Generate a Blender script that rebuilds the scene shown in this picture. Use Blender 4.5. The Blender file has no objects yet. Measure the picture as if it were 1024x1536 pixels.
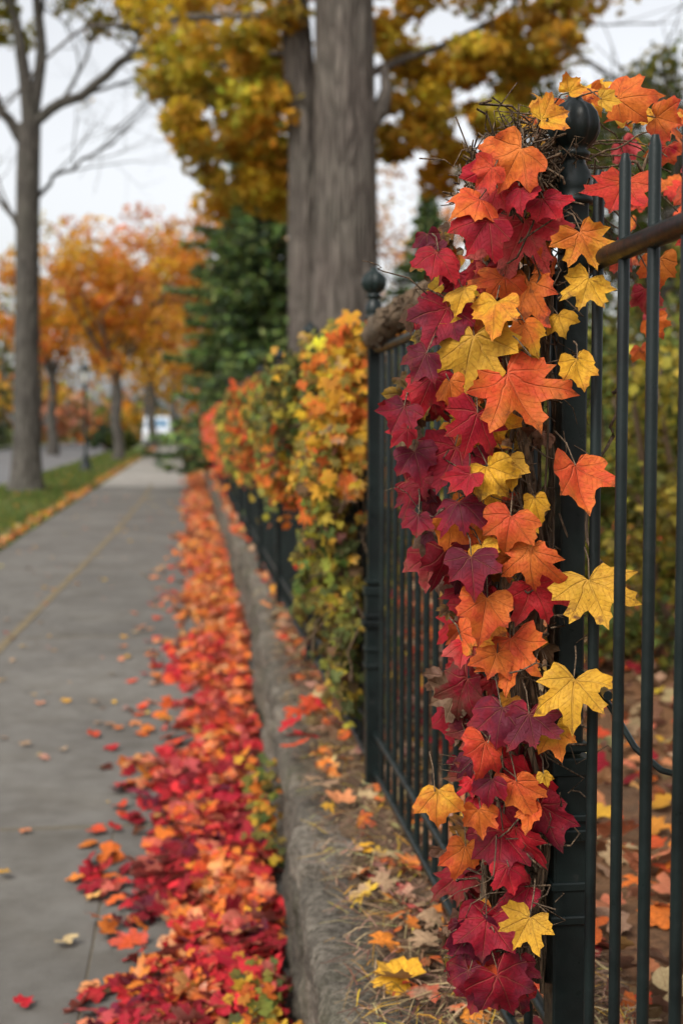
import bpy, math, random
import numpy as np
from mathutils import Vector, noise
rng=np.random.default_rng(11); random.seed(11)
sc=bpy.context.scene
H=1.45
# ---------------------------------------------------------------- mesh builder
class MB:
    def __init__(s): s.ch=[]; s.nv=0
    def add(s,v,f,mat=0,col=(1,1,1),col2=None,uv=None,smooth=True):
        v=np.asarray(v,float).reshape(-1,3); f=np.asarray(f,int); n=len(v)
        col=np.broadcast_to(np.asarray(col,float),(n,3))
        col2=col if col2 is None else np.broadcast_to(np.asarray(col2,float),(n,3))
        uv=np.zeros((n,3)) if uv is None else uv
        s.ch.append((v,f+s.nv,mat,col,col2,uv,smooth)); s.nv+=n
    def build(s,name,mats,parent=None):
        me=bpy.data.meshes.new(name)
        V=np.concatenate([c[0] for c in s.ch])
        loops=np.concatenate([c[1].ravel() for c in s.ch])
        tot=np.concatenate([np.full(len(c[1]),c[1].shape[1]) for c in s.ch])
        start=np.concatenate([[0],np.cumsum(tot)[:-1]])
        mi=np.concatenate([np.full(len(c[1]),c[2]) for c in s.ch])
        sm=np.concatenate([np.full(len(c[1]),c[6]) for c in s.ch])
        me.vertices.add(len(V)); me.vertices.foreach_set('co',V.ravel())
        me.loops.add(len(loops)); me.loops.foreach_set('vertex_index',loops.astype(np.int32))
        me.polygons.add(len(tot)); me.polygons.foreach_set('loop_start',start.astype(np.int32))
        me.polygons.foreach_set('material_index',mi.astype(np.int32))
        me.polygons.foreach_set('use_smooth',sm.astype(bool))
        me.update(calc_edges=True)
        for nm,k in (('Col',3),('Col2',4)):
            a=me.attributes.new(nm,'FLOAT_COLOR','POINT')
            C=np.concatenate([c[k] for c in s.ch]); C=np.hstack([C,np.ones((len(C),1))])
            a.data.foreach_set('color',C.ravel())
        a=me.attributes.new('luv','FLOAT_VECTOR','POINT')
        a.data.foreach_set('vector',np.concatenate([c[5] for c in s.ch]).ravel())
        for m in mats: me.materials.append(m)
        o=bpy.data.objects.new(name,me); sc.collection.objects.link(o)
        if parent: o.parent=parent
        return o
def empty(name,loc=(0,0,0)):
    e=bpy.data.objects.new(name,None); sc.collection.objects.link(e); e.empty_display_size=.1; return e

def tube(mb,pts,rad,n=8,mat=0,col=(1,1,1),ridge=0.0,cap=True):
    P=np.asarray(pts,float); m=len(P); rad=np.broadcast_to(np.asarray(rad,float),(m,))
    T=np.gradient(P,axis=0); T/=np.linalg.norm(T,axis=1)[:,None]+1e-9
    ref=np.array([0,0,1.]) if abs(T[:,2]).mean()<.8 else np.array([0,1.,0])
    A=np.cross(T,ref); A/=np.linalg.norm(A,axis=1)[:,None]+1e-9; B=np.cross(T,A)
    th=np.linspace(0,2*np.pi,n,endpoint=False)
    R=rad[:,None]*np.ones((m,n))
    if ridge>0:
        ph=np.linspace(0,6,m)[:,None]
        R=R*(1+ridge*(np.sin(th*5+ph*.3)*.5+np.sin(th*11+1.3+ph*.5)*.35+np.sin(th*3+ph*.7)*.5))
    V=P[:,None,:]+R[...,None]*(np.cos(th)[None,:,None]*A[:,None,:]+np.sin(th)[None,:,None]*B[:,None,:])
    V=V.reshape(-1,3)
    i=np.arange(m-1)[:,None]*n; j=np.arange(n)[None,:]; j2=(j+1)%n
    F=np.stack([i+j,i+j2,i+n+j2,i+n+j],-1).reshape(-1,4)
    mb.add(V,F,mat,col)
    if cap:
        for k,idx in ((0,range(n)),(m-1,range(n))):
            vv=np.vstack([V[k*n:(k+1)*n],P[k]])
            mb.add(vv,[[a,(a+1)%n,n] for a in range(n)],mat,col,smooth=False)
def box(mb,c,h,mat=0,col=(1,1,1),ch=0.0):
    cx,cy,cz=c; hx,hy,hz=h
    if ch<=0:
        v=[(cx+sx*hx,cy+sy*hy,cz+sz*hz) for sz in(-1,1) for sy in(-1,1) for sx in(-1,1)]
        f=[[0,2,3,1],[4,5,7,6],[0,1,5,4],[2,6,7,3],[0,4,6,2],[1,3,7,5]]
        mb.add(v,f,mat,col,smooth=False); return
    ring=[(hx-ch,hy),(hx,hy-ch),(hx,-hy+ch),(hx-ch,-hy),(-hx+ch,-hy),(-hx,-hy+ch),(-hx,hy-ch),(-hx+ch,hy)]
    lv=[(-hz,1,1),(-hz+ch,0,0),(hz-ch,0,0),(hz,1,1)]
    v=[]
    for z,a,b in lv:
        s=ch*.8 if a else 0
        for x,y in ring: v.append((cx+x-math.copysign(s,x),cy+y-math.copysign(s,y),cz+z))
    f=[]
    for l in range(3):
        for k in range(8): f.append([l*8+k,l*8+(k+1)%8,(l+1)*8+(k+1)%8,(l+1)*8+k])
    mb.add(v,f,mat,col,smooth=False)
    mb.add(v[:8],[list(range(8))],mat,col,smooth=False); mb.add(v[24:],[list(range(8))],mat,col,smooth=False)
def lathe(mb,prof,cx,cy,n=24,mat=0,ribs=0,ra=0.0,z0=0,ribz=(0,9)):
    v=[];m=len(prof)
    for r,z in prof:
        for k in range(n):
            t=2*math.pi*k/n; rr=r
            if ribs and ribz[0]<z<ribz[1]: rr=r*(1+ra*(abs(math.cos(ribs*t/2))-.5))
            v.append((cx+rr*math.cos(t),cy+rr*math.sin(t),z0+z))
    f=[[a*n+k,a*n+(k+1)%n,(a+1)*n+(k+1)%n,(a+1)*n+k] for a in range(m-1) for k in range(n)]
    mb.add(v,f,mat)
def sheet(mb,xs,ys,zf,mat=0,colf=None):
    X,Y=np.meshgrid(xs,ys); Z=zf(X,Y) if callable(zf) else np.full_like(X,zf)
    V=np.stack([X,Y,Z],-1).reshape(-1,3); n=len(xs); m=len(ys)
    i=np.arange(m-1)[:,None]*n; j=np.arange(n-1)[None,:]
    F=np.stack([i+j,i+j+1,i+n+j+1,i+n+j],-1).reshape(-1,4)
    mb.add(V,F,mat,(1,1,1) if colf is None else colf)
def unit(v): return v/(np.linalg.norm(v,axis=-1,keepdims=True)+1e-9)

# ---------------------------------------------------------------- leaf templates
HALF_A=[(0,1.0),(.06,.85),(.15,.81),(.15,.68),(.22,.56),(.33,.60),(.44,.70),(.68,.75),(.62,.60),(.70,.50),(.58,.40),(.48,.27),(.58,.22),(.78,.13),(.64,.02),(.64,-.09),(.47,-.14),(.38,-.28),(.20,-.23),(.05,-.08),(0,0)]
HALF_B=[(0,1.0),(.08,.86),(.17,.80),(.19,.70),(.26,.61),(.34,.58),(.46,.61),(.63,.64),(.62,.52),(.67,.43),(.59,.33),(.55,.23),(.64,.14),(.60,.02),(.55,-.08),(.46,-.18),(.34,-.25),(.18,-.21),(.06,-.07),(0,0)]
HALF_C=[(0,1.0),(.07,.86),(.20,.76),(.21,.65),(.28,.56),(.40,.56),(.62,.55),(.58,.43),(.62,.34),(.56,.22),(.54,.10),(.50,.0),(.41,-.12),(.27,-.18),(.12,-.13),(.04,-.04),(0,0)]
HALF_S=[(0,1.0),(.15,.74),(.24,.55),(.66,.7),(.54,.36),(.74,.1),(.44,-.16),(.1,-.15),(0,0)]
def tpl(half,rings,sub=1):
    full=half+[(-x,y) for x,y in half[-2:0:-1]]
    O=np.array(full)
    for _ in range(sub):
        nx=np.roll(O,-1,0); M=np.empty((len(O)*2,2)); M[0::2]=O; M[1::2]=(O+nx)/2; O=M
    c=np.array([0,.18]); n=len(O); V=[c]
    for r in rings: V+=list(c+(O-c)*r)
    V=np.array(V)
    T=[[0,1+(k+1)%n,1+k] for k in range(n)]
    for a in range(len(rings)-1):
        for k in range(n):
            p=1+a*n+k;q=1+a*n+(k+1)%n
            T+= [[p,q+n,p+n],[p,q,q+n]]
    return V,np.array(T)
TP_H=[tpl(HALF_A,[.2,.4,.6,.8,.92,1],1),tpl(HALF_B,[.2,.4,.6,.8,.92,1],1),tpl(HALF_C,[.2,.4,.6,.8,.92,1],1)]
TP_M=[tpl(HALF_A,[.5,1],0),tpl(HALF_B,[.5,1],0)]
TP_L=[tpl(HALF_S,[1],0)]
TP_Q=[(np.array([[0,0],[.45,.45],[0,1.],[-.45,.45]]),np.array([[0,1,2],[0,2,3]]))]
def leaves(mb,tp,pos,tip,nrm,size,col,col2=None,fold=.15,curl=.35,wav=.05,mat=0):
    V2,F=tp; pos=np.asarray(pos,float); N=len(pos)
    if N==0: return
    nrm=unit(np.asarray(nrm,float)); tip=np.asarray(tip,float)
    tip=unit(tip-(tip*nrm).sum(1,keepdims=True)*nrm); side=np.cross(tip,nrm)
    size=np.broadcast_to(np.asarray(size,float),(N,))
    x0=V2[None,:,0]; y0=V2[None,:,1]-.18
    th=np.arctan2(x0,y0); U=lambda:rng.uniform(0,6.3,(N,1))
    rf=1+.09*np.sin(2*th+U())+.07*np.sin(3*th+U())+.04*np.sin(7*th+U())
    x=x0*rf; y=y0*rf-.12
    rr=np.sqrt(x0**2+y0**2)
    a=rng.uniform(-.3,1,(N,1))*fold; b=rng.uniform(-.3,1,(N,1))*curl; w=rng.uniform(.3,1.4,(N,1))*wav
    tw=rng.normal(0,.25,(N,1)); ecurl=rng.normal(0,.35,(N,1))*curl
    z=a*np.abs(x)-b*(x**2*.8+y**2)+w*np.sin(x*7+U())*np.cos(y*6+U())+tw*x*y+rng.normal(0,.12,(N,1))*x+ecurl*np.maximum(rr-.45,0)**2*2.2*np.sin(th*1.5+U())+w*.5*np.sin(th*5+U())*rr**2+w*.35*np.sin(th*13+U())*np.maximum(rr-.3,0)
    asp=rng.uniform(.84,1.1,(N,1)); shr=rng.normal(0,.10,(N,1))
    xx=x*asp+shr*y; yy=y
    P=pos[:,None,:]+size[:,None,None]*(xx[...,None]*side[:,None,:]+yy[...,None]*tip[:,None,:]+z[...,None]*nrm[:,None,:])
    nv=len(V2); FF=(F[None]+(np.arange(N)*nv)[:,None,None]).reshape(-1,3)
    col=np.repeat(np.broadcast_to(col,(N,3)),nv,0); col2=col if col2 is None else np.repeat(np.broadcast_to(col2,(N,3)),nv,0)
    uv=np.zeros((N,nv,3)); uv[...,0]=V2[None,:,0]; uv[...,1]=V2[None,:,1]; uv[...,2]=rng.uniform(0,1,(N,1))
    mb.add(P.reshape(-1,3),FF,mat,col,col2,uv.reshape(-1,3))
def rnd_unit(N): return unit(rng.normal(size=(N,3)))
# palette (linear)
PAL=dict(crim=(.30,.008,.022),red=(.52,.020,.028),ro=(.63,.080,.025),or_=(.72,.185,.028),peach=(.68,.27,.11),yel=(.77,.41,.03),gold=(.62,.34,.035),ygr=(.46,.37,.045),lime=(.43,.38,.05),
 olive=(.20,.19,.035),green=(.095,.135,.035),tan=(.42,.28,.16),brown=(.15,.075,.04),pur=(.13,.012,.028),pink=(.58,.11,.09),dgreen=(.032,.055,.03))
def pick(N,names,w,jit=.16):
    w=np.array(w,float); w/=w.sum(); idx=rng.choice(len(names),N,p=w); C=np.array([PAL[n] for n in names])[idx]
    C=C*rng.lognormal(0,jit,(N,1)); t=rng.normal(0,.1,N); C[:,1]*=np.exp(t*1.6); return np.clip(C,0,.85)
# ---------------------------------------------------------------- materials
def newmat(name):
    m=bpy.data.materials.new(name); m.use_nodes=True; nt=m.node_tree; nt.nodes.clear(); return m,nt
class G:
    def __init__(s,nt): s.nt=nt
    def n(s,t,**kw):
        nd=s.nt.nodes.new(t)
        for k,v in kw.items(): setattr(nd,k,v)
        return nd
    def set(s,inp,v):
        if isinstance(v,bpy.types.NodeSocket): s.nt.links.new(v,inp)
        elif isinstance(v,tuple) and len(v)==3 and inp.type=='RGBA': inp.default_value=(*v,1)
        else: inp.default_value=v
    def m(s,op,a,b=0.0,c=None):
        nd=s.n('ShaderNodeMath',operation=op); s.set(nd.inputs[0],a); s.set(nd.inputs[1],b)
        if c is not None: s.set(nd.inputs[2],c)
        return nd.outputs[0]
    def mix(s,f,a,b,bt='MIX'):
        nd=s.n('ShaderNodeMix',data_type='RGBA',blend_type=bt); s.set(nd.inputs[0],f); s.set(nd.inputs[6],a); s.set(nd.inputs[7],b); return nd.outputs[2]
    def rng(s,v,a,b,c=0.,d=1.):
        nd=s.n('ShaderNodeMapRange'); s.set(nd.inputs[0],v)
        for i,q in enumerate((a,b,c,d)): nd.inputs[i+1].default_value=q
        return nd.outputs[0]
    def noise(s,vec,scale,det=3,rough=.55):
        nd=s.n('ShaderNodeTexNoise'); s.set(nd.inputs['Vector'],vec); nd.inputs['Scale'].default_value=scale; nd.inputs['Detail'].default_value=det; nd.inputs['Roughness'].default_value=rough; return nd.outputs[0]
    def map(s,vec,sc):
        nd=s.n('ShaderNodeMapping'); s.set(nd.inputs[0],vec); nd.inputs['Scale'].default_value=sc; return nd.outputs[0]
    def attr(s,name,out='Color'):
        nd=s.n('ShaderNodeAttribute',attribute_name=name); return nd.outputs[out]
    def pos(s): return s.n('ShaderNodeTexCoord').outputs['Object']
    def bump(s,h,st,d): 
        nd=s.n('ShaderNodeBump'); nd.inputs['Strength'].default_value=st; nd.inputs['Distance'].default_value=d; s.set(nd.inputs['Height'],h); return nd.outputs[0]
    def out(s,col,rough=.6,bump=None,spec=.5,metal=0.,trans=0.,tcol=None):
        p=s.n('ShaderNodeBsdfPrincipled'); s.set(p.inputs['Base Color'],col); s.set(p.inputs['Roughness'],rough); s.set(p.inputs['Specular IOR Level'],spec); s.set(p.inputs['Metallic'],metal)
        if bump is not None: s.set(p.inputs['Normal'],bump)
        o=s.n('ShaderNodeOutputMaterial'); sh=p.outputs[0]
        if trans>0:
            t=s.n('ShaderNodeBsdfTranslucent'); s.set(t.inputs[0],tcol if tcol is not None else col)
            mx=s.n('ShaderNodeMixShader'); mx.inputs[0].default_value=trans
            s.nt.links.new(sh,mx.inputs[1]); s.nt.links.new(t.outputs[0],mx.inputs[2]); sh=mx.outputs[0]
        s.nt.links.new(sh,o.inputs[0])
def leaf_material(name,rough=.42,trans=.25,under=.18):
    m,nt=newmat(name); g=G(nt); pos=g.pos()
    luv=g.attr('luv','Vector'); sx=g.n('ShaderNodeSeparateXYZ'); g.set(sx.inputs[0],luv)
    x=g.m('ABSOLUTE',sx.outputs[0]); y=sx.outputs[1]; rid=sx.outputs[2]
    dm=None
    for dx,dy in ((0,1),(.68,.74),(.76,.12),(.36,-.28)):
        l=math.hypot(dx,dy); dx/=l; dy/=l
        d=g.m('ABSOLUTE',g.m('SUBTRACT',g.m('MULTIPLY',x,dy),g.m('MULTIPLY',y,dx)))
        al=g.m('ADD',g.m('MULTIPLY',x,dx),g.m('MULTIPLY',y,dy))
        d=g.m('ADD',d,g.m('MULTIPLY',g.m('LESS_THAN',al,0.),1.0))
        if dm is None: dm,am=d,al
        else:
            c=g.m('LESS_THAN',d,dm); am=g.m('ADD',g.m('MULTIPLY',am,g.m('SUBTRACT',1.,c)),g.m('MULTIPLY',al,c)); dm=g.m('MINIMUM',dm,d)
    w=g.m('SUBTRACT',.016,g.m('MULTIPLY',am,.010))
    v1=g.rng(g.m('DIVIDE',dm,w),.4,1.6,1,0)
    fr=g.m('FRACT',g.m('MULTIPLY',g.m('SUBTRACT',am,g.m('MULTIPLY',dm,.9)),9.5))
    v2=g.rng(g.m('ABSOLUTE',g.m('SUBTRACT',fr,.5)),.0,.06,1,0)
    vein=g.m('MAXIMUM',v1,g.m('MULTIPLY',v2,.45))
    r=g.m('SQRT',g.m('ADD',g.m('MULTIPLY',x,x),g.m('MULTIPLY',y,y)))
    n1=g.noise(pos,20,3); n2=g.noise(pos,170,3,.6); n3=g.noise(pos,55,5,.7)
    vo=g.n('ShaderNodeTexVoronoi'); g.set(vo.inputs['Vector'],pos); vo.inputs['Scale'].default_value=420
    f=g.m('ADD',g.rng(r,.1,.95,-.2,.8),g.rng(n1,.3,.7,-.5,.6))
    f=g.m('ADD',f,g.rng(n3,.35,.65,-.3,.3)); f=g.m('MINIMUM',g.m('MAXIMUM',f,0.),1.)
    base=g.mix(f,g.attr('Col2'),g.attr('Col'))
    base=g.mix(g.rng(n2,.35,.7,0,.55),base,g.mix(1.,base,(.58,.42,.42),'MULTIPLY'))
    base=g.mix(g.rng(vo.outputs[0],.0,.5,.25,0),base,g.mix(1.,base,(1.25,1.3,1.5),'MULTIPLY'))
    bt=g.m('MULTIPLY',g.rng(n3,.50,.62,0,1),g.rng(g.m('ADD',r,g.m('MULTIPLY',rid,.5)),.85,1.25,.08,.95))
    base=g.mix(bt,base,(.11,.042,.022))
    base=g.mix(g.rng(n3,.64,.70,0,.6),base,(.09,.033,.018))
    vc=g.mix(.45,base,g.mix(.5,g.attr('Col2'),(.62,.33,.16)))
    col=g.mix(g.m('MULTIPLY',vein,.5),base,vc)
    gm=g.n('ShaderNodeNewGeometry')
    col=g.mix(g.m('MULTIPLY',gm.outputs['Backfacing'],under),col,(.52,.30,.22))
    h=g.m('ADD',g.m('ADD',g.m('MULTIPLY',vein,-.9),g.m('MULTIPLY',n3,1.3)),g.m('MULTIPLY',dm,3.5))
    g.out(col,g.rng(n3,.3,.7,rough-.1,rough+.2),g.bump(h,.8,.0022),.2,0,trans); return m
def foliage_material(name,trans=.3,rough=.6):
    m,nt=newmat(name); g=G(nt); n=g.noise(g.pos(),6,2)
    col=g.mix(g.rng(n,.3,.7,0,.5),g.attr('Col'),g.mix(1.,g.attr('Col'),(.7,.65,.6),'MULTIPLY'))
    g.out(col,rough,None,.2,0,trans); return m
def bark_material(name,c1,c2,sc_=6,bs=.02):
    m,nt=newmat(name); g=G(nt); p=g.map(g.pos(),(sc_,sc_,sc_*.14)); n=g.noise(p,3,6,.65); n2=g.noise(g.pos(),1.3,3)
    w=g.n('ShaderNodeTexVoronoi',feature='DISTANCE_TO_EDGE'); g.set(w.inputs['Vector'],p); w.inputs['Scale'].default_value=2.2
    cr=g.rng(w.outputs[0],0,.25,0,1)
    col=g.mix(g.rng(n,.35,.65),c1,c2); col=g.mix(g.rng(n2,.35,.7,0,.4),col,(.15,.145,.115)); col=g.mix(g.m('MULTIPLY',g.m('SUBTRACT',1.,cr),.55),col,(.03,.024,.02))
    g.out(col,.9,g.bump(g.m('ADD',g.m('MULTIPLY',cr,.8),n),1.,bs),.2); return m
def iron_material():
    m,nt=newmat('black_painted_iron'); g=G(nt); p=g.pos(); n=g.noise(p,55,4,.65); n2=g.noise(p,8,3); n3=g.noise(p,400,2)
    col=g.mix(g.rng(n2,.35,.7),(.005,.007,.007),(.010,.017,.016))
    col=g.mix(g.rng(n,.66,.74,0,.35),col,(.04,.036,.032))
    g.out(col,g.rng(n,.3,.7,.26,.5),g.bump(g.m('ADD',n,g.m('MULTIPLY',n3,.3)),.35,.0012),.24); return m
def stone_material():
    m,nt=newmat('weathered_stone'); g=G(nt); p=g.pos(); n=g.noise(p,7,6,.7); n2=g.noise(p,60,5,.7); n3=g.noise(p,2.2,3); n4=g.noise(p,230,2)
    col=g.mix(g.rng(n,.35,.65),(.12,.105,.088),(.34,.30,.245)); col=g.mix(g.rng(n2,.42,.62,0,.8),col,(.075,.064,.05))
    col=g.mix(g.rng(n3,.5,.7,0,.6),col,(.12,.13,.065)); col=g.mix(1.,col,g.attr('Col'),'MULTIPLY')
    h=g.m('ADD',n,g.m('ADD',g.m('MULTIPLY',n2,.6),g.m('MULTIPLY',n4,.25)))
    g.out(col,.9,g.bump(h,1.,.025),.2); return m
def pave_material(name,c1,c2,spk=.5):
    m,nt=newmat(name); g=G(nt); p=g.pos(); n=g.noise(p,.9,4,.6); n2=g.noise(p,9,5,.6); n3=g.noise(p,260,2,.6); n5=g.noise(p,2.6,4,.6)
    v=g.n('ShaderNodeTexVoronoi'); g.set(v.inputs['Vector'],p); v.inputs['Scale'].default_value=150
    col=g.mix(g.rng(n,.35,.65),c1,c2); col=g.mix(g.rng(n2,.4,.7,0,.5),col,g.mix(1.,col,(.55,.53,.5),'MULTIPLY'))
    col=g.mix(g.rng(n5,.48,.7,0,.45),col,g.mix(1.,col,(.62,.57,.5),'MULTIPLY'))
    col=g.mix(g.rng(n3,.45,.7,0,spk),col,g.mix(1.,col,(1.8,1.75,1.65),'MULTIPLY'))
    col=g.mix(g.rng(v.outputs[0],.0,.3,.65,0),col,(.05,.047,.042))
    vc=g.n('ShaderNodeTexVoronoi',feature='DISTANCE_TO_EDGE'); nz=g.n('ShaderNodeTexNoise'); g.set(nz.inputs['Vector'],p); nz.inputs['Scale'].default_value=3
    wv=g.n('ShaderNodeVectorMath',operation='MULTIPLY_ADD'); g.set(wv.inputs[0],nz.outputs['Color']); wv.inputs[1].default_value=(.5,.5,.5); g.set(wv.inputs[2],p)
    g.set(vc.inputs['Vector'],wv.outputs[0]); vc.inputs['Scale'].default_value=.45
    col=g.mix(g.m('MULTIPLY',g.rng(vc.outputs[0],0,.006,1,0),g.rng(n,.45,.6,0,.8)),col,(.04,.037,.03))
    col=g.mix(1.,col,g.attr('Col'),'MULTIPLY')
    g.out(col,.88,g.bump(g.m('ADD',n3,g.m('MULTIPLY',n2,.8)),.6,.003),.25); return m
def ground_material(name,cols,scale,bs=.02):
    m,nt=newmat(name); g=G(nt); p=g.pos(); n=g.noise(p,scale,5,.65); n2=g.noise(p,scale*9,4,.7); n3=g.noise(p,scale*.15,3)
    col=g.mix(g.rng(n,.35,.65),cols[0],cols[1]); col=g.mix(g.rng(n2,.4,.65,0,.7),col,cols[2]); col=g.mix(g.rng(n3,.45,.65,0,.5),col,cols[3])
    g.out(col,.95,g.bump(g.m('ADD',n,n2),1.,bs),.15); return m
def plain(name,c,rough=.5,metal=0.,spec=.5):
    m,nt=newmat(name); g=G(nt); n=g.noise(g.pos(),12,3); g.out(g.mix(g.rng(n,.3,.7,0,.3),c,tuple(q*.7 for q in c)),rough,None,spec,metal); return m
def attr_mat(name,rough=.8):
    m,nt=newmat(name); g=G(nt); n=g.noise(g.pos(),90,3); g.out(g.mix(g.rng(n,.3,.7,0,.5),g.attr('Col'),g.mix(1.,g.attr('Col'),(.5,.45,.4),'MULTIPLY')),rough,None,.3); return m
M_leaf=leaf_material('autumn_leaf',.56,.27); M_fall=leaf_material('fallen_leaf',.68,.08,.4)
M_fol=foliage_material('tree_foliage',.42); M_ndl=foliage_material('conifer_foliage',.12)
M_bark=bark_material('maple_bark',(.095,.076,.064),(.20,.165,.14),5,.05); M_bark2=bark_material('grey_bark',(.07,.062,.055),(.17,.15,.128),6,.04)
M_vine=bark_material('vine_bark',(.10,.055,.03),(.28,.17,.09),60,.003)
M_iron=iron_material(); M_stone=stone_material()
M_walk=pave_material('sidewalk_concrete',(.112,.106,.098),(.155,.149,.137)); M_road=pave_material('asphalt',(.13,.13,.135),(.18,.18,.18),.3)
M_grass=ground_material('grass_ground',((.10,.135,.035),(.14,.165,.045),(.07,.09,.025),(.14,.135,.045)),3)
M_yard=ground_material('leaf_littered_soil',((.14,.085,.05),(.24,.12,.06),(.09,.055,.035),(.28,.13,.05)),5)
M_mulch=ground_material('mulch_soil',((.12,.08,.05),(.22,.15,.095),(.05,.035,.025),(.17,.115,.07)),14,.01)
M_straw=attr_mat('dry_straw'); M_line=pave_material('faded_line',(.21,.16,.085),(.175,.14,.09),.2)
M_joint=ground_material('joint_dirt',((.15,.125,.095),(.19,.16,.11),(.08,.07,.05),(.12,.105,.08)),9,.004)

# ---------------------------------------------------------------- ground and pavements
mb=MB(); sheet(mb,np.linspace(-400,400,41),np.linspace(-60,700,39),-.14); mb.build('ground',[M_grass])
mb=MB(); sheet(mb,np.linspace(-4.6,-2.2,9),np.linspace(-6,96,103),lambda X,Y:.0+.03*np.sin(Y*.7+X)*np.clip((X+4.6)*( -2.2-X),0,1)); mb.build('grass_verge',[M_grass])
mb=MB(); sheet(mb,[-12.5,-4.76],np.linspace(-6,700,40),-.12); mb.build('road',[M_road])
mb=MB(); 
for i in range(50): box(mb,(-4.68,-5+i*2.02+.0,-.065),(.075,1.0,.075),0,(1.5,1.45,1.35),.012)
mb.build('road_kerb',[M_road])
mb=MB(); sheet(mb,[-60,60],[96.2,103],-.108); mb.build('cross_street',[M_road])
mb=MB(); sheet(mb,[-60,-12.5],[-6,96],-.02); mb.build('lawn',[M_grass])
mb=MB()
box(mb,(-.95,45,-.021),(1.33,51,.0175),1)
ys=[-6,-1.2,4.84,9.3,13.9,18.6,23.2,27.9,32.5,37.2,41.8,46.5,51,57,63,69,75,81,88,96]
for a,b in zip(ys[:-1],ys[1:]):
    lv=random.uniform(.88,1.12)*(1.0 if a<30 else (2.1 if a<50 else 1.9)); c=(lv*1.0,lv*.985,lv*.96)
    xs=[(-2.25,-.283),(-.277,.42)] if b<5 else [(-2.25,.45)]
    for x0,x1 in xs: box(mb,((x0+x1)/2,(a+b)/2,-.012),((x1-x0)/2,(b-a)/2-(.022 if a<8 else .03),.012),0,c,.002)
mb.build('sidewalk',[M_walk,M_joint])
mb=MB(); P=[(-1.30,-4),(-1.28,6),(-1.24,9),(-1.12,14),(-1.0,20),(-.93,28),(-.95,34)]
for (x0,y0),(x1,y1) in zip(P[:-1],P[1:]):
    mb.add([(x0-.03,y0,.004),(x0+.03,y0,.004),(x1+.03,y1,.004),(x1-.03,y1,.004)],[[0,1,2,3]])
mb.build('stain_debris_line',[M_line])  # yellowish streak of natural stain and leaf debris along the path, no paint marking
# raised garden behind the wall
def xw(y): return np.minimum(.42,.185+.025*np.asarray(y,float))
mb=MB()
def gz(X,Y): return .405+.012*np.sin(X*5+Y*3)+.01*np.sin(Y*9-X*4)+np.clip(X-1.5,0,20)*.012
sheet(mb,np.concatenate([np.linspace(.46,2,14),np.linspace(2.5,60,24)]),np.concatenate([np.linspace(-6,12,70),np.geomspace(12.5,96,40)]),gz); mb.build('garden_ground',[M_yard])
mb=MB(); yy=np.linspace(-4,14,220)
V=[];
for y in yy:
    x0=float(xw(y))+.06
    for k in range(9):
        t=k/8; x=x0*(1-t)+.78*t; V.append((x,y,.437+.018*math.sin(math.pi*t)+.012*noise.noise(Vector((x*14,y*14,0)))+.012*noise.noise(Vector((x*40,y*40,3)))-(.03 if k in(0,) else 0)))
i=np.arange(len(yy)-1)[:,None]*9; j=np.arange(8)[None,:]
mb.add(V,np.stack([i+j,i+j+1,i+10+j,i+9+j],-1).reshape(-1,4)); mb.build('mulch_bed',[M_mulch])
# stone wall
mb=MB()
def stone(c,h,amp,seed,tone):
    fine=c[1]<7; st=.02 if fine else .05
    nx,ny,nz=[max(3,int(q*2/st)) for q in h]; nx=min(nx,12);ny=min(ny,40);nz=min(nz,16)
    cx,cy,cz=c
    def face(fn,a,b):
        V=[]
        for i in range(a+1):
            for j in range(b+1):
                u=fn(i/a*2-1,j/b*2-1); v=Vector((u[0]*h[0],u[1]*h[1],u[2]*h[2]))
                e=.024; # round the arrises
                q=[max(0,abs(v[k])-(h[k]-e)) for k in range(3)]; s=math.sqrt(sum(t*t for t in q))
                if s>0:
                    kk=min(1,e/s); v=Vector([math.copysign(min(abs(v[k]),h[k]-e)+q[k]*kk,v[k]) for k in range(3)])
                w=Vector((cx,cy,cz))+v
                d=noise.noise_vector(w*9+Vector((seed,0,0)))*amp+noise.noise_vector(w*28)*amp*.5+(noise.noise_vector(w*70)*amp*.25 if fine else Vector((0,0,0)))
                w=w+d; V.append(tuple(w))
        F=[[i*(b+1)+j,i*(b+1)+j+1,(i+1)*(b+1)+j+1,(i+1)*(b+1)+j] for i in range(a) for j in range(b)]
        mb.add(V,F,0,tone)
    face(lambda s,t:(s,t,1),nx,ny); face(lambda s,t:(-1,s,t),ny,nz); face(lambda s,t:(1,s,t),ny,nz); face(lambda s,t:(s,-1,t),nx,nz); face(lambda s,t:(s,1,t),nx,nz)
y=-3.0;k=0
while y<95:
    L=random.uniform(.36,.7) if y<14 else random.uniform(1.5,3); x=float(xw(y+L/2)); t=random.uniform(.7,1.2)
    ox=random.uniform(-.022,.015)
    stone((x+.082+ox,y+L/2,.385+random.uniform(-.012,.010)),(.085,L/2-.014,.058),.017,k,(t,t*.98,t*.95)); y+=L;k+=1
y=-3.2
while y<95:
    L=random.uniform(.3,.6) if y<14 else random.uniform(1.5,3); x=float(xw(y+L/2)); t=random.uniform(.6,1.0)
    stone((x+.105+random.uniform(-.03,.015),y+L/2,.155),(.10,L/2-.012,.17),.024,k,(t,t*.97,t*.93)); y+=L;k+=1
mb.build('stone_wall',[M_stone])

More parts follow.
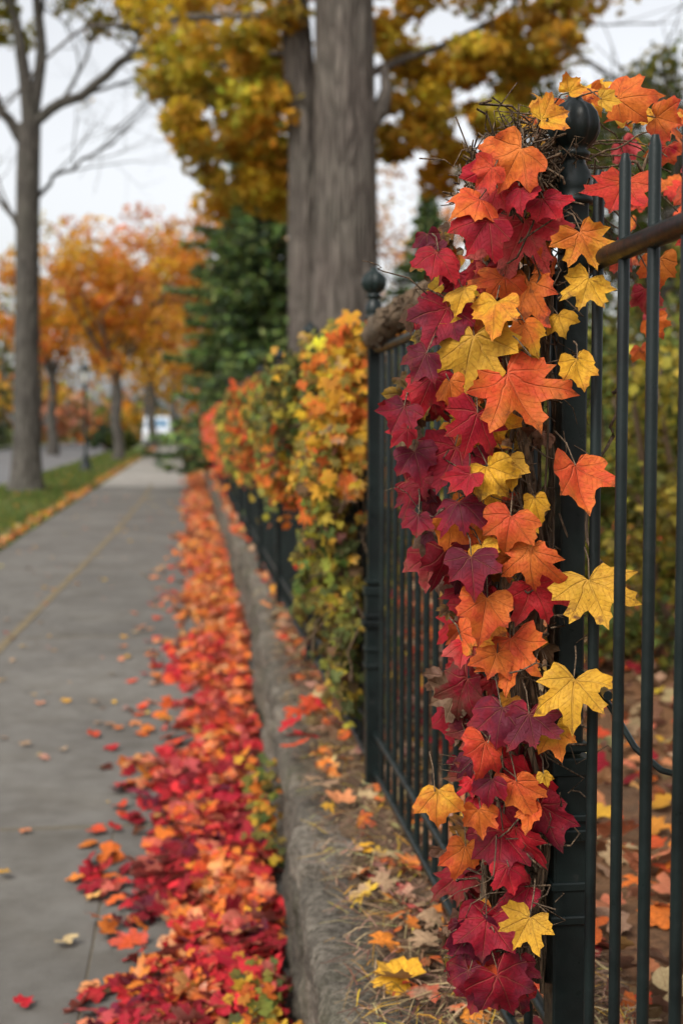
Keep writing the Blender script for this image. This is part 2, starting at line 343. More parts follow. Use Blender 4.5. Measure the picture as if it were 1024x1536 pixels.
# ---------------------------------------------------------------- iron fence
fence=empty('iron_fence'); FX=.50
def post(y,name):
    mb=MB(); x=FX-.006
    box(mb,(x,y,.70),(.0225,.0225,.30),0,(1,1,1),.003)
    for z,hh,w in ((.445,.02,.033),(.80,.006,.027),(.845,.006,.026),(.915,.008,.032),(.937,.005,.028),(1.005,.012,.027),(1.03,.006,.023)): box(mb,(x,y,z),(w,w,hh),0,(1,1,1),.002)
    box(mb,(x,y,1.38),(.0165,.0165,.36),0,(1,1,1),.0025)
    pr=[(.018,0),(.026,.002),(.026,.008),(.021,.012),(.0235,.02),(.024,.03),(.021,.042),(.0155,.052),(.014,.058),(.020,.062),(.0205,.067),(.015,.071),(.019,.075),(.026,.083),(.0305,.094),(.031,.104),(.028,.116),(.021,.126),(.012,.132),(.010,.135),(.0075,.142),(0,.144)]
    lathe(mb,pr,x,y,40,0,9,.22,1.735,(.073,.131)); mb.build(name,[M_iron],fence)
PY=[-.2,1.70]+[3.58+1.9*i for i in range(20)]
for i,y in enumerate(PY): post(y,'post_%d'%(i+1))
mb=MB()
for a,b in zip(PY[:-1],PY[1:]):
    for z,r in ((1.655,.0125),(.61,.009),(.505,.009)):
        tube(mb,[(FX,a,z),(FX,(a+b)/2,z),(FX,b,z)],r,12)
    for yy_ in (a+.027,b-.027):
        for z,r in ((1.655,.016),(.61,.012),(.505,.012)): tube(mb,[(FX,yy_-.006,z),(FX,yy_+.006,z)],r,12)
mb.build('rails',[M_iron],fence)
mb=MB()
for a,b in zip(PY[:-1],PY[1:]):
    near=b<1.8; n=19 if near else 17
    for k in range(1,n):
        y=b-(b-a)*k/n+ (.018 if near else 0)
        top=1.765 if near else 1.652
        nn=10 if y<6 else 5
        tube(mb,[(FX+.002,y,.49),(FX+.002,y,1.1),(FX+.002,y,top-.012),(FX+.002,y,top)],[.0072,.0072,.0072,.004],nn)
mb.build('pickets',[M_iron],fence)
mb=MB() # small strap and scroll next to the near post
tube(mb,[(FX-.0,1.71,1.13),(FX+.01,1.62,1.125),(FX,1.55,1.125)],.006,8)
tube(mb,[(FX+.01,1.66,1.125),(FX+.02,1.60,1.10),(FX+.035,1.55,1.06),(FX+.05,1.5,1.045),(FX+.055,1.46,1.05)],.004,8)
mb.build('strap',[M_iron],fence)

# ---------------------------------------------------------------- hero ivy on the post
S=.00083; YV=1.66
def E(u,v,dy=0.0): return np.array([(u-285)*S,YV+dy,H+(640-v)*S])   # elevation drawing of the vine, mm-scale grid
vine=empty('climbing_ivy')
PAIR=dict(C=('crim','pur'),R=('red','crim'),P=('pink','red'),RO=('ro','or_'),O=('or_','yel'),OR=('or_','ro'),Y=('yel','gold'),G=('gold','yel'),K=('pur','crim'),YO=('yel','or_'),RY=('red','or_'),M=('red','ro'))
HL=[(858,132,42,150,'O',1),(825,178,62,110,'O',1),(940,150,92,95,'RO',1),(1003,176,66,80,'RY',1),(900,160,44,70,'Y',2),(908,300,92,-25,'M',0),(858,375,84,10,'YO',0),(860,440,76,-10,'G',0),
(783,352,142,-20,'P',0),(763,250,98,-40,'RO',1),(700,312,74,-50,'OR',1),(818,312,64,20,'R',1),(713,352,98,-40,'R',1),(792,442,118,-15,'RO',0),(752,425,76,-30,'OR',0),(703,532,130,-10,'Y',0),(768,590,134,15,'OR',0),(850,556,70,0,'O',1),
(664,478,104,-35,'K',1),(650,392,78,-30,'R',1),(640,585,90,-20,'R',1),(594,622,62,-20,'C',1),(628,690,74,10,'C',1),(680,692,110,-10,'K',0),(852,720,106,5,'OR',1),(630,786,54,-10,'C',1),(690,768,88,0,'C',0),(757,790,82,-10,'OR',1),
(735,715,84,15,'G',1),(790,842,88,-15,'RO',0),(878,888,108,15,'Y',0),(702,850,86,10,'C',1),(722,915,92,-10,'RO',1),(812,900,92,15,'P',0),(772,990,112,-5,'OR',0),(702,985,64,0,'P',2),(848,1035,106,-10,'Y',0),(748,1085,98,0,'C',1),
(792,1090,88,15,'C',0),(836,1112,68,10,'O',1),(722,1132,76,-15,'M',1),(652,1206,78,12,'O',2),(780,1195,80,10,'OR',1),(832,1250,98,20,'K',1),(816,1172,32,10,'Y',2),(702,1308,78,-15,'RO',1),(760,1290,106,0,'K',1),(735,1190,68,-10,'C',2),
(785,1400,80,-20,'Y',0),(736,1425,98,0,'K',1),(756,1500,110,10,'K',1),(722,1240,60,-10,'RO',1),(762,705,68,10,'Y',2),(703,640,96,-15,'R',0),(690,445,64,0,'Y',2),(626,545,68,-30,'C',1),(735,640,76,20,'O',1),
(790,500,76,20,'YO',2),(735,470,84,-10,'O',1),(675,585,64,10,'RO',1),(800,780,54,30,'G',2),(745,1000,64,-20,'RO',1),(806,760,58,10,'G',2),(706,1500,76,-15,'C',1),(794,1490,64,15,'K',1),(770,300,64,10,'R',1),(740,300,76,-20,'P',1),
(965,250,54,-10,'P',1),(845,480,54,20,'G',2),(690,720,62,-40,'R',1),(605,650,52,-50,'R',1),(725,830,62,20,'O',2),(770,1330,64,15,'R',1),(795,1230,58,-10,'OR',2),(740,950,54,0,'O',2),(720,270,60,-60,'M',1),(735,225,50,-40,'RO',1)]
mb=MB()
groups={0:[],1:[],2:[]}
for (u,v,w,a,c,t) in HL: groups[t].append((u,v,w,a,c))
stems=[]
for t,L in groups.items():
    pos=[];tip=[];nr=[];sz=[];c1=[];c2=[]
    for (u,v,w,a,c) in L:
        dy=random.uniform(-.055,.01); 
        if u>845 and v>220: dy=-.075 if u<925 else .1
        a=math.radians(a+random.uniform(-8,8)); p=E(u,v,dy); pos.append(p)
        s=w*S/1.36; tp=np.array([math.sin(a),random.uniform(-.4,.1),-math.cos(a)]); tip.append(tp)
        n=np.array([random.uniform(-.7,.2),-1,random.uniform(-.05,.7)]); nr.append(n); sz.append(s)
        k=PAIR[c]; c1.append(np.array(PAL[k[0]])*random.uniform(.85,1.15)); c2.append(np.array(PAL[k[1]])*random.uniform(.9,1.1)); stems.append((p,tp,s))
    leaves(mb,TP_H[t],pos,tip,nr,np.array(sz),np.array(c1),np.array(c2),.34,.65,.065)
BT=[(185,790,800),(215,765,790),(260,738,785),(300,705,845),(340,675,850),(400,652,845),(480,650,838),(560,628,835),(640,615,800),(720,640,782),(800,668,785),(860,682,822),(940,695,832),(1020,702,835),(1100,708,838),(1160,708,828),(1240,716,822),(1320,708,815),(1400,708,790),(1560,706,796)]
BV=np.array(BT,float)
def filler(N,d0,d1,wmin,wmax,fn,vr=(215,1560),shade=1.0):
    v=rng.uniform(vr[0],vr[1],N); v=v[np.sin(v*.021+1)+rng.normal(0,.8,N)>-1.1]; N=len(v)
    L=np.interp(v,BV[:,0],BV[:,1])+14*np.sin(v*.05); R=np.interp(v,BV[:,0],BV[:,2])+10*np.sin(v*.037+2); q=rng.uniform(0.0,1.0,N); u=L+(R-L)*q
    dy=rng.uniform(d0,d1,N); P=np.stack([(u-285)*S,YV+dy,H+(640-v)*S],1)
    a=np.radians(rng.normal(-8,32,N)); tip=np.stack([np.sin(a),rng.uniform(-.5,.2,N),-np.cos(a)],1)
    nr=np.stack([rng.normal(-.35,.6,N)-(.5-q)*.8,-np.ones(N),rng.normal(.25,.55,N)],1); sz=(wmin+(wmax-wmin)*rng.random(N)**1.6)*S/1.36
    c1,c2=fn(u,v,q)
    mk=rng.integers(0,3,N)
    for t in range(3):
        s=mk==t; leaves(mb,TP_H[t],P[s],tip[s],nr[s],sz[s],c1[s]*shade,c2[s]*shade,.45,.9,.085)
def fcol(u,v,q):
    N=len(u); left=q+rng.normal(0,.18,N)
    red=pick(N,['crim','red','pur','pink','brown'],[5,4,4,2,1]); org=pick(N,['or_','ro','yel','gold','peach','brown'],[4,4,1.5,3,1,1]); low=v>1050
    use=np.where((v<700)|(v>820),left<.42,left<.3)|(low&(rng.random(N)<.75))
    c=np.where(use[:,None],red,org); c2=np.where(use[:,None],pick(N,['red','crim','pur'],[3,4,2]),pick(N,['yel','or_','ro'],[2,2,1])); return c,c2
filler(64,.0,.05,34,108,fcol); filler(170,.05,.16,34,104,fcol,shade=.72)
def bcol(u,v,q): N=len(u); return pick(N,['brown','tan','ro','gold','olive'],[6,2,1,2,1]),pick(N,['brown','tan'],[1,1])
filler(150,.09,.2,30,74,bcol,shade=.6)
N=44; u=rng.uniform(775,845,N); v=rng.uniform(600,1000,N); P=np.stack([(u-285)*S,YV+rng.uniform(.02,.08,N),H+(640-v)*S],1)
leaves(mb,TP_H[2],P,rng.normal(size=(N,3))-np.array([0,0,1.]),rng.normal(size=(N,3))*.7-np.array([0,1.,0]),rng.uniform(24,46,N)*S/1.3,pick(N,['brown','tan','gold'],[4,2,1])*.85,pick(N,['brown','tan'],[3,1]),.6,1.6,.12)
# leaves behind the fence, right of the post
N=52; u=rng.uniform(930,1090,N); v=rng.uniform(215,620,N)**1.0; dy=rng.uniform(.08,.6,N); k=1+dy/YV
keep=(v<430)|(rng.random(N)<.25)
P=np.stack([(u-285)*S*k,YV+dy,H+(640-v)*S*k],1); P[:,0]=np.maximum(P[:,0],FX+.04)
a=np.radians(rng.normal(0,50,N)); tip=np.stack([np.sin(a),rng.uniform(-.5,.5,N),-np.cos(a)],1); nr=np.stack([rng.normal(-.2,.5,N),-np.ones(N),rng.normal(.3,.5,N)],1)
leaves(mb,TP_H[1],P[keep],tip[keep],nr[keep],(rng.uniform(40,72,N)*S/1.36)[keep],pick(N,['ro','pink','or_','crim','brown'],[4,2,2,5,1])[keep],pick(N,['or_','ro','crim'],[1,1,1])[keep],.3,.7,.06)
# leaves around the top nest (kept behind the finial)
N=36; u=rng.uniform(765,1060,N); v=np.interp(u,[765,830,900,1010],[240,165,150,185])+rng.normal(0,14,N); dy=rng.uniform(.08,.25,N); k=1+dy/YV
P=np.stack([(u-285)*S*k,YV+dy,H+(640-v)*S*k],1); a=np.radians(rng.uniform(-180,180,N)); tip=np.stack([np.sin(a),rng.uniform(-.5,.5,N),-np.cos(a)],1); nr=np.stack([rng.normal(-.2,.7,N),-np.ones(N),rng.normal(.9,.7,N)],1)
leaves(mb,TP_H[1],P,tip,nr,rng.uniform(26,60,N)*S/1.36,pick(N,['ro','or_','gold','crim','olive','brown'],[4,4,2,3,1,1]),pick(N,['or_','yel'],[1,1]),.4,.8,.06)
mb.build('leaves',[M_leaf],vine)
mb=MB()
def wander(p0,p1,n,amp,seed):
    p0=np.array(p0,float);p1=np.array(p1,float); out=[]
    for i in range(n):
        t=i/(n-1); p=p0*(1-t)+p1*t; d=noise.noise_vector(Vector((seed*7.3,t*4,seed)))*amp*min(1,4*t*(1-t)+.25); out.append(p+np.array(d))
    return out
for i in range(30):
    u0=random.uniform(775,845);u1=random.uniform(770,852); v1=random.uniform(200,600) if i>8 else 210
    r=random.uniform(.0015,.0055) if i>6 else random.uniform(.007,.012)
    tube(mb,wander(E(u0,1545,random.uniform(.03,.2)),E(u1,v1,random.uniform(.03,.16)),40,.06,i+1),np.linspace(r,r*.5,40),6)
for i in range(330): # dry twig nest
    c=E(random.gauss(812,26),random.gauss(245,32),random.uniform(.02,.2)); d=rnd_unit(1)[0]*random.uniform(.03,.075)
    tube(mb,wander(c-d,c+d,7,.05,i+50),random.uniform(.0006,.0018),4,cap=False)
for i in range(130):
    v=random.uniform(300,1500); L=np.interp(v,BV[:,0],BV[:,1]);R=np.interp(v,BV[:,0],BV[:,2])+25; c=E(random.uniform((L+R)/2,R+6),v,random.uniform(-.0,.15)); d=rnd_unit(1)[0]*random.uniform(.03,.09)
    tube(mb,wander(c-d,c+d,8,.06,i+400),random.uniform(.0007,.0018),4,cap=False)
for i in range(26): # loose tendrils
    v=random.uniform(330,1450); L=np.interp(v,BV[:,0],BV[:,1]); R=np.interp(v,BV[:,0],BV[:,2]); a=E(random.uniform(L+20,R),v,random.uniform(-.02,.05)); sd=random.choice([-1,1,1])
    b=a+np.array([sd*random.uniform(.05,.12),random.uniform(-.03,.03),random.uniform(-.14,.05)])
    tube(mb,wander(a,b,12,.05,i+2500),np.linspace(.0012,.0005,12),4,cap=False)
for i in range(22): # arching shoots to the right
    a=E(random.uniform(820,880),random.uniform(190,260),random.uniform(.05,.15)); b=E(random.uniform(950,1090),random.uniform(140,420),random.uniform(.05,.3)); m=(a+b)/2+np.array([0,0,random.uniform(.02,.09)])
    pts=[a*(1-t)**2+2*m*t*(1-t)+b*t*t+np.array(noise.noise_vector(Vector((i*3.1,t*5,0))))*.012 for t in np.linspace(0,1,14)]
    tube(mb,pts,np.linspace(.002,.0009,14),5,cap=False)
tube(mb,wander(E(1020,190,.0),E(915,300,-.03),14,.04,777),.0022,6)
tube(mb,wander(E(935,560,-.02),E(905,700,-.0),14,.03,778),.0022,6); tube(mb,wander(E(900,690,-.0),E(905,1010,.0),20,.03,779),.0022,6)
for p,tp,s in stems:
    b=p-tp*s*.3/np.linalg.norm(tp); e=b-tp*s*random.uniform(.3,.7)+np.array([random.uniform(-.01,.015),random.uniform(.03,.07),random.uniform(-.0,.02)])
    tube(mb,[b,(b+e)/2+np.array([0,-.006,.006]),e],[.0008,.001,.0013],5,cap=False)
mb.build('stems',[M_vine],vine)

# ---------------------------------------------------------------- ivy over the rest of the fence
mb=MB()
def ivycol(Y,z):
    N=len(Y); r=rng.random(N); C=np.zeros((N,3)); yj=Y+rng.normal(0,.14,N)*(Y/5)
    sets=[(3.0,4.25,['yel','gold','or_','olive','ygr','tan'],[3,5,2,3,3,2]),(4.25,7.2,['olive','green','ygr','gold','brown'],[6,6,3,1,1]),(7.2,9.6,['or_','gold','ro','olive','brown'],[4,2,2,4,1]),(9.6,14.5,['olive','green','ygr'],[5,4,2]),(14.5,200,['ro','pink','or_','red','olive'],[4,2,3,2,1.5])]
    for i,(a,b,n,w) in enumerate(sets):
        m=(yj>=a)&(yj<b) if i else yj<b
        if m.any(): C[m]=pick(m.sum(),n,w,.25)
    lowm=(z<H-.12+rng.normal(0,.14,N))&(Y<4.6); k=lowm.sum()
    if k: C[lowm]=pick(k,['olive','green','ygr','brown','gold'],[5,4,3,2,1],.25)
    hang=(z<H-.10+rng.normal(0,.05,N))&(Y>=4.6)&(Y<6.6); k=hang.sum()
    if k: C[hang]=pick(k,['or_','gold','ro','olive'],[4,3,2,4],.25)
    return C
def ivyband(N,y0,y1,size,tp,inner=False):
    Y=np.exp(rng.uniform(np.log(y0),np.log(y1),N)); 
    zt=H+.235+.05*np.sin(Y*3.1)+.04*np.sin(Y*7.3+1)+.02*np.sin(Y*17)+np.where(Y>9,.03,0)
    zb=np.where(Y<4.4,H-.86,H-.22+.13*np.sin(Y*2.3+.5)+.09*np.sin(Y*6.1))-np.clip((Y-9)*.03,0,.25)
    q=rng.beta(1.3,1.1,N); z=zb+(zt-zb)*q
    z=z-np.where((rng.random(N)<.06)&~(Y<4.4),rng.random(N)*.3,0)
    bul=(.14+.045*np.sin(Y*4.7+z*7)+.04*np.sin(z*15+Y*9))*np.sqrt(np.clip(1-((q-.62)/.75)**2*.55,0.1,1))*np.where((z<H-.2)&(Y<4.75),.72,1)
    cap=np.clip((q-.86)/.14,0,1)
    r=bul*(1-cap*.5)*(rng.uniform(.6,1.2,N) if not inner else rng.uniform(.2,.75,N))
    sx=np.where(rng.random(N)<.68,-1,1)
    spread=rng.random(N)**.6
    x=FX+sx*r*np.where(cap>0,spread,1)
    P=np.stack([x,Y,z+rng.normal(0,.014,N)],1); 
    nr=np.stack([sx*1.0+rng.normal(0,.6,N),-.55+rng.normal(0,.6,N),cap*1.2+.25+rng.normal(0,.5,N)],1)
    tip=np.stack([rng.normal(0,.45,N)+sx*.3,rng.normal(0,.5,N),-np.ones(N)],1)
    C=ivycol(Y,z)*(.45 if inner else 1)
    leaves(mb,tp,P,tip,nr,size*rng.uniform(.6,1.3,N)/1.36,C,C*1.15,.35,.8,.06)
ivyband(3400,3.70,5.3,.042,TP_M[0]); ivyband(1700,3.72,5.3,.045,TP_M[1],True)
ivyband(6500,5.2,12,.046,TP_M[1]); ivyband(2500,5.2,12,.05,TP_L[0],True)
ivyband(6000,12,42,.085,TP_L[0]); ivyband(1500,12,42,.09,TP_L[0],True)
# end tuft facing the camera next to the second post
N=300; P=np.stack([rng.normal(FX-.04,.055,N),rng.uniform(3.62,3.85,N),H+rng.normal(.06,.14,N)],1); P[:,2]=np.minimum(P[:,2],H+.27+rng.normal(0,.02,N))
leaves(mb,TP_M[0],P,np.stack([rng.normal(0,.4,N),rng.normal(0,.3,N),-np.ones(N)],1),np.stack([rng.normal(-.3,.5,N),-np.ones(N),rng.normal(.3,.4,N)],1),rng.uniform(.03,.06,N)/1.3,pick(N,['gold','yel','or_','peach','ygr','tan'],[4,3,3,1,2,2]),pick(N,['yel','or_','olive'],[1,1,1]),.35,.7,.05)
for i in range(300):
    y=random.uniform(3.7,6); c=np.array([FX+random.uniform(-.12,.1),y,random.uniform(H-.7 if y<4.4 else H-.1,H+.26)]); d=rnd_unit(1)[0]*random.uniform(.05,.16)
    tube(mb,wander(c-d,c+d,6,.06,i+900),random.uniform(.001,.003),4,1,cap=False)
mb.build('ivy_hedge',[M_leaf,M_vine])
# dead vine stem lying on top of the rail by the second post
mb=MB(); 
pts=[np.array([FX-.005+.012*math.sin(t*7),2.72+t*.95,1.70+.02*math.sin(t*4+1)+.012*t]) for t in np.linspace(0,1,30)]
tube(mb,pts,[.030+.006*math.sin(i*1.3)+.004*math.sin(i*2.9) for i in range(30)],16,0,ridge=.16)
for i in range(50):
    a=pts[random.randrange(29)]; th=random.uniform(0,6.28); tube(mb,wander(a+np.array([.03*math.cos(th),-.12,.03*math.sin(th)]),a+np.array([.03*math.cos(th+1),.12,.03*math.sin(th+1)]),8,.03,i+1300),random.uniform(.002,.005),5,cap=False)
mb.build('dry_vine_stem',[M_vine])

# ---------------------------------------------------------------- fallen leaves
def ground_leaves(mb,X,Y,Z,size,C,tp,tilt=.45,C2=None,curl=.6):
    N=len(X); nr=np.stack([rng.normal(0,tilt,N),rng.normal(0,tilt,N),np.ones(N)],1); 
    leaves(mb,tp,np.stack([X,Y,Z],1),rng.normal(size=(N,3))*np.array([1,1,.2]),nr,size/1.36,C,C2,.35,curl,.07)
mb=MB()
def strip(N,y0,y1,size,tp,A,B,xl=-.14,zmax=.07,bias=0):
    Y=rng.uniform(y0,y1,N); wall=xw(Y)-.055; edge=xl+.07*np.sin(Y*2.1)+.05*np.sin(Y*5.3+1)
    q=rng.random(N); q=np.where(rng.random(N)<.7,q**.8,rng.beta(2.2,1.6,N)); X=edge+(wall-edge)*q; X=X+np.where(q<.2,rng.normal(0,.07,N),0)
    Z=.010+np.clip(q,0,1)*zmax*rng.random(N)+.012*rng.random(N)
    nz=np.array([noise.noise(Vector((x*5,y*2.2,1.7))) for x,y in zip(X,Y)]); useA=(nz*1.7+bias+rng.normal(0,.3,N))>0
    ca=pick(N,*A,.28); cb=pick(N,*B,.25); C=np.where(useA[:,None],ca,cb); C2=np.where(useA[:,None],ca*.9,pick(N,['or_','ro','peach'],[2,2,1]))
    ground_leaves(mb,X,Y,Z,size*rng.uniform(.65,1.3,N),C,tp,.5,C2)
REDS=(['crim','red','pink','pur'],[6,6,2,1.5]); WARM=(['or_','peach','ro','tan','yel','pink'],[3,4,4,2,.6,2]); GOLD=(['gold','tan','or_','peach','ygr','brown'],[4,5,3,3,1,2])
strip(330,1.6,3.3,.085,TP_M[0],REDS,WARM,-.2,bias=-.1)
strip(800,3.1,4.3,.085,TP_M[0],REDS,WARM,-.22,bias=.38)
strip(820,4.2,5.8,.085,TP_M[1],REDS,WARM,-.14,bias=.36)
strip(1150,5.6,9,.082,TP_M[1],(['red','ro','pink'],[3,3,3]),WARM,-.08,bias=.05)
strip(1600,8.6,16,.09,TP_L[0],(['ro','or_','pink'],[3,3,1]),GOLD,-.06,bias=-.2)
strip(2000,15,40,.13,TP_L[0],WARM,GOLD,-.04,bias=-.3)
strip(1400,39,94,.25,TP_L[0],WARM,GOLD,-.05,bias=-.4)
# strays on the sidewalk
N=190; Y=2.6+rng.random(N)**1.3*26; X=rng.uniform(-2.15,-.2,N); ground_leaves(mb,X,Y,np.full(N,.014),rng.uniform(.02,.065,N),pick(N,['tan','gold','peach','ro','yel','brown'],[5,3,3,1,4,3]),TP_M[1],.12,curl=.2)
N=70; Y=rng.uniform(2.8,14,N); X=-.2-np.abs(rng.normal(0,.12,N)); ground_leaves(mb,X,Y,np.full(N,.016),rng.uniform(.05,.09,N),pick(N,['ro','red','peach','or_','tan'],[3,3,3,2,2]),TP_M[1],.15,curl=.2)
for (x,y,s_,c) in [(-.26,5.35,.13,'red'),(-.27,5.75,.10,'pink'),(-.30,4.15,.11,'crim'),(-.6,4.3,.05,'gold'),(-.95,4.9,.06,'yel'),(-.5,7.0,.06,'tan'),(-.28,6.5,.09,'peach'),(-.75,6.1,.06,'tan'),(-.4,8.4,.07,'yel'),(-.62,3.6,.045,'gold')]: ground_leaves(mb,np.array([x]),np.array([y]),np.array([.02]),np.array([s_]),np.array([PAL[c]]),TP_M[0],.12)
# on wall top, mulch bed
N=280; Y=rng.uniform(2.0,7,N); X=rng.uniform(.2,1,N)*(.60-xw(Y))+xw(Y)+.03; ground_leaves(mb,X,Y,np.full(N,.468)+rng.uniform(0,.015,N),rng.uniform(.03,.075,N),pick(N,['tan','peach','ro','or_','yel','crim','brown'],[6,3,2,1,1,1,7]),TP_M[0],.35,pick(N,['tan','or_','brown'],[1,1,1]),1.0)
N=520; Y=rng.uniform(4.3,14,N); X=rng.beta(2.6,1.1,N)*(.62-xw(Y))+xw(Y)+.03; ground_leaves(mb,X,Y,np.full(N,.468)+rng.uniform(0,.05,N),rng.uniform(.05,.09,N),pick(N,['peach','ro','or_','red','pink','tan','brown'],[4,4,2,2,2,3,2]),TP_M[0],.45)
N=900; Y=rng.uniform(12,42,N); X=rng.uniform(.42,.8,N); ground_leaves(mb,X,Y,np.full(N,.468)+rng.uniform(0,.04,N),rng.uniform(.1,.16,N),pick(N,['peach','or_','tan','ro'],[3,3,2,2]),TP_L[0],.45)
for (x,y,sz,c) in [(.355,2.28,.10,'yel'),(.345,2.26,.08,'gold'),(.47,2.55,.07,'tan'),(.43,2.42,.07,'tan'),(.50,2.48,.06,'or_'),(.39,3.0,.06,'yel'),(.36,3.55,.09,'tan'),(.33,3.6,.07,'tan'),(.35,3.35,.05,'gold'),(.40,2.75,.06,'tan'),(.44,2.6,.05,'pink'),(.34,4.1,.12,'red'),(.32,4.3,.09,'red'),(.31,4.0,.09,'ro'),(.36,4.5,.1,'ro'),(.56,2.2,.08,'ro'),(.38,3.4,.07,'peach')]:
    ground_leaves(mb,np.array([x]),np.array([y]),np.array([.485]),np.array([sz]),np.array([PAL[c]]),TP_M[0],.3)
# verge edge
N=1300; Y=np.exp(rng.uniform(np.log(8),np.log(90),N)); X=-2.24-np.abs(rng.normal(0,.13,N)); ground_leaves(mb,X,Y,np.full(N,.02)+rng.uniform(0,.03,N),.05+Y*.0025,pick(N,['or_','gold','tan','peach'],[4,3,3,1]),TP_L[0],.4)
N=260; Y=np.exp(rng.uniform(np.log(8),np.log(90),N)); X=rng.uniform(-4.6,-2.3,N); ground_leaves(mb,X,Y,np.full(N,.035),.05+Y*.002,pick(N,['or_','gold','tan'],[2,3,3]),TP_L[0],.4)
# garden side
N=5600; Y=rng.uniform(1.2,11,N); X=.56+rng.random(N)**1.1*3.6; ground_leaves(mb,X,Y,gz(X,Y)+.012+rng.uniform(0,.05,N)+np.where(X<.8,.03,0),rng.uniform(.05,.10,N),pick(N,['or_','ro','tan','peach','crim','gold','brown'],[4,3,6,3,2,3,5])*.85,TP_M[1],.5)
N=2500; Y=rng.uniform(11,40,N); X=.7+rng.random(N)*8; ground_leaves(mb,X,Y,gz(X,Y)+.03,rng.uniform(.12,.2,N),pick(N,['or_','ro','tan','gold'],[4,3,4,2]),TP_L[0],.5)
mb.build('fallen_leaves',[M_fall])
# straw in the bed
mb=MB(); N=10000; Y=1.9+rng.random(N)**1.5*6; X=xw(Y)+.02+rng.random(N)**.7*(.72-xw(Y)); P=np.stack([X,Y,.456+rng.uniform(0,.022,N)],1)
a=rng.uniform(0,6.28,N); L=rng.uniform(.008,.055,N); D=np.stack([np.cos(a),np.sin(a),rng.normal(0,.16,N)],1)*L[:,None]; Sd=np.stack([-np.sin(a),np.cos(a),np.zeros(N)],1)*rng.uniform(.0006,.0018,(N,1))
bow=np.stack([np.zeros(N),np.zeros(N),rng.uniform(.0,.008,N)],1)
V=np.stack([P-D-Sd,P-D+Sd,P+Sd+bow,P-Sd+bow,P+D+Sd*.4,P+D-Sd*.4],1).reshape(-1,3); b=(np.arange(N)*6)[:,None]
F=np.vstack([b+np.array([0,1,2,3]),b+np.array([3,2,4,5])]); C=np.repeat(pick(N,['tan','brown','gold'],[5,5,1],.3)*.85,6,0)
mb.add(V,F,0,C); mb.build('straw_litter',[M_straw])
# little plants on the pavement edge by the wall
mb=MB()
for cx,cy,n,r,hh in ((.235,4.3,110,.05,.36),(.15,3.2,110,.06,.10),(.16,2.95,70,.05,.08)):
    P=np.stack([rng.normal(cx,r*.6,n),rng.normal(cy,r*1.4,n),rng.uniform(.03,hh,n)],1)
    leaves(mb,TP_M[1],P,rng.normal(size=(n,3)),np.stack([rng.normal(-.4,.5,n),-np.ones(n)*.6,np.ones(n)+rng.normal(0,.4,n)],1),rng.uniform(.02,.035,n),pick(n,['olive','green','gold','or_'],[4,2,3,2]),None,.3,.4,.05)
mb.build('creeping_plant',[M_leaf])
# grass blades on verge
mb=MB(); N=26000; Y=np.exp(rng.uniform(np.log(12),np.log(80),N)); X=rng.uniform(-4.55,-2.2,N); h=rng.uniform(.03,.075,N)*(1+Y*.012); w=.004+Y*.0006
a=rng.uniform(0,6.28,N); P=np.stack([X,Y,np.zeros(N)],1); Sd=np.stack([np.cos(a),np.sin(a),np.zeros(N)],1)*w[:,None]; T=P+np.stack([rng.normal(0,.02,N),rng.normal(0,.02,N),h],1)
mb.add(np.stack([P-Sd,P+Sd,T],1).reshape(-1,3),np.arange(N*3).reshape(-1,3),0,np.repeat(pick(N,['green','olive'],[4,1],.25),3,0)*1.15); mb.build('grass_blades',[M_fol])

# ---------------------------------------------------------------- trees
def cloud(mb,centers,radii,per,size,cols,w,mat=1,tp=TP_Q[0],flat=.75,shade_lo=.62):
    for c,r in zip(centers,radii):
        n=max(6,int(per*(rng.uniform(.7,1.3)))); d=rnd_unit(n)*(rng.random(n)**.45)[:,None]*r; d[:,2]*=flat; P=np.array(c)+d
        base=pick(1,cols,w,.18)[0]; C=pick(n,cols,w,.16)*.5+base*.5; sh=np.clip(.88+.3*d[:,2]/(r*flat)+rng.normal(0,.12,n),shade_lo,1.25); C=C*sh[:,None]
        leaves(mb,tp,P,rng.normal(size=(n,3))-np.array([0,0,.5]),rng.normal(size=(n,3))+np.array([0,0,.7]),size*rng.uniform(.7,1.3,n),C,None,.2,.2,.02,mat)
def limb(mb,p,d,L,r,depth,ends,n=7,up=.15,spread=.6,twist=.25):
    pts=[np.array(p,float)]; d=unit(np.array(d,float)); rr=[r]
    for i in range(6):
        d=unit(d+rng.normal(0,twist*.35,3)+np.array([0,0,up*.2])); pts.append(pts[-1]+d*L/6); rr.append(r*(1-.45*(i+1)/6))
    tube(mb,pts,rr,n,0,cap=False)
    if depth==0: ends.append(pts[-1]); ends.append(pts[3]); return
    for k in range(3 if depth>1 else 4):
        j=random.choice([3,4,5,6]) if k else 6; dd=unit(d+rng.normal(0,spread,3)); limb(mb,pts[j],dd,L*random.uniform(.55,.78),rr[j]*(.75 if k==0 else .55),depth-1,ends,max(4,n-1),up,spread,twist)
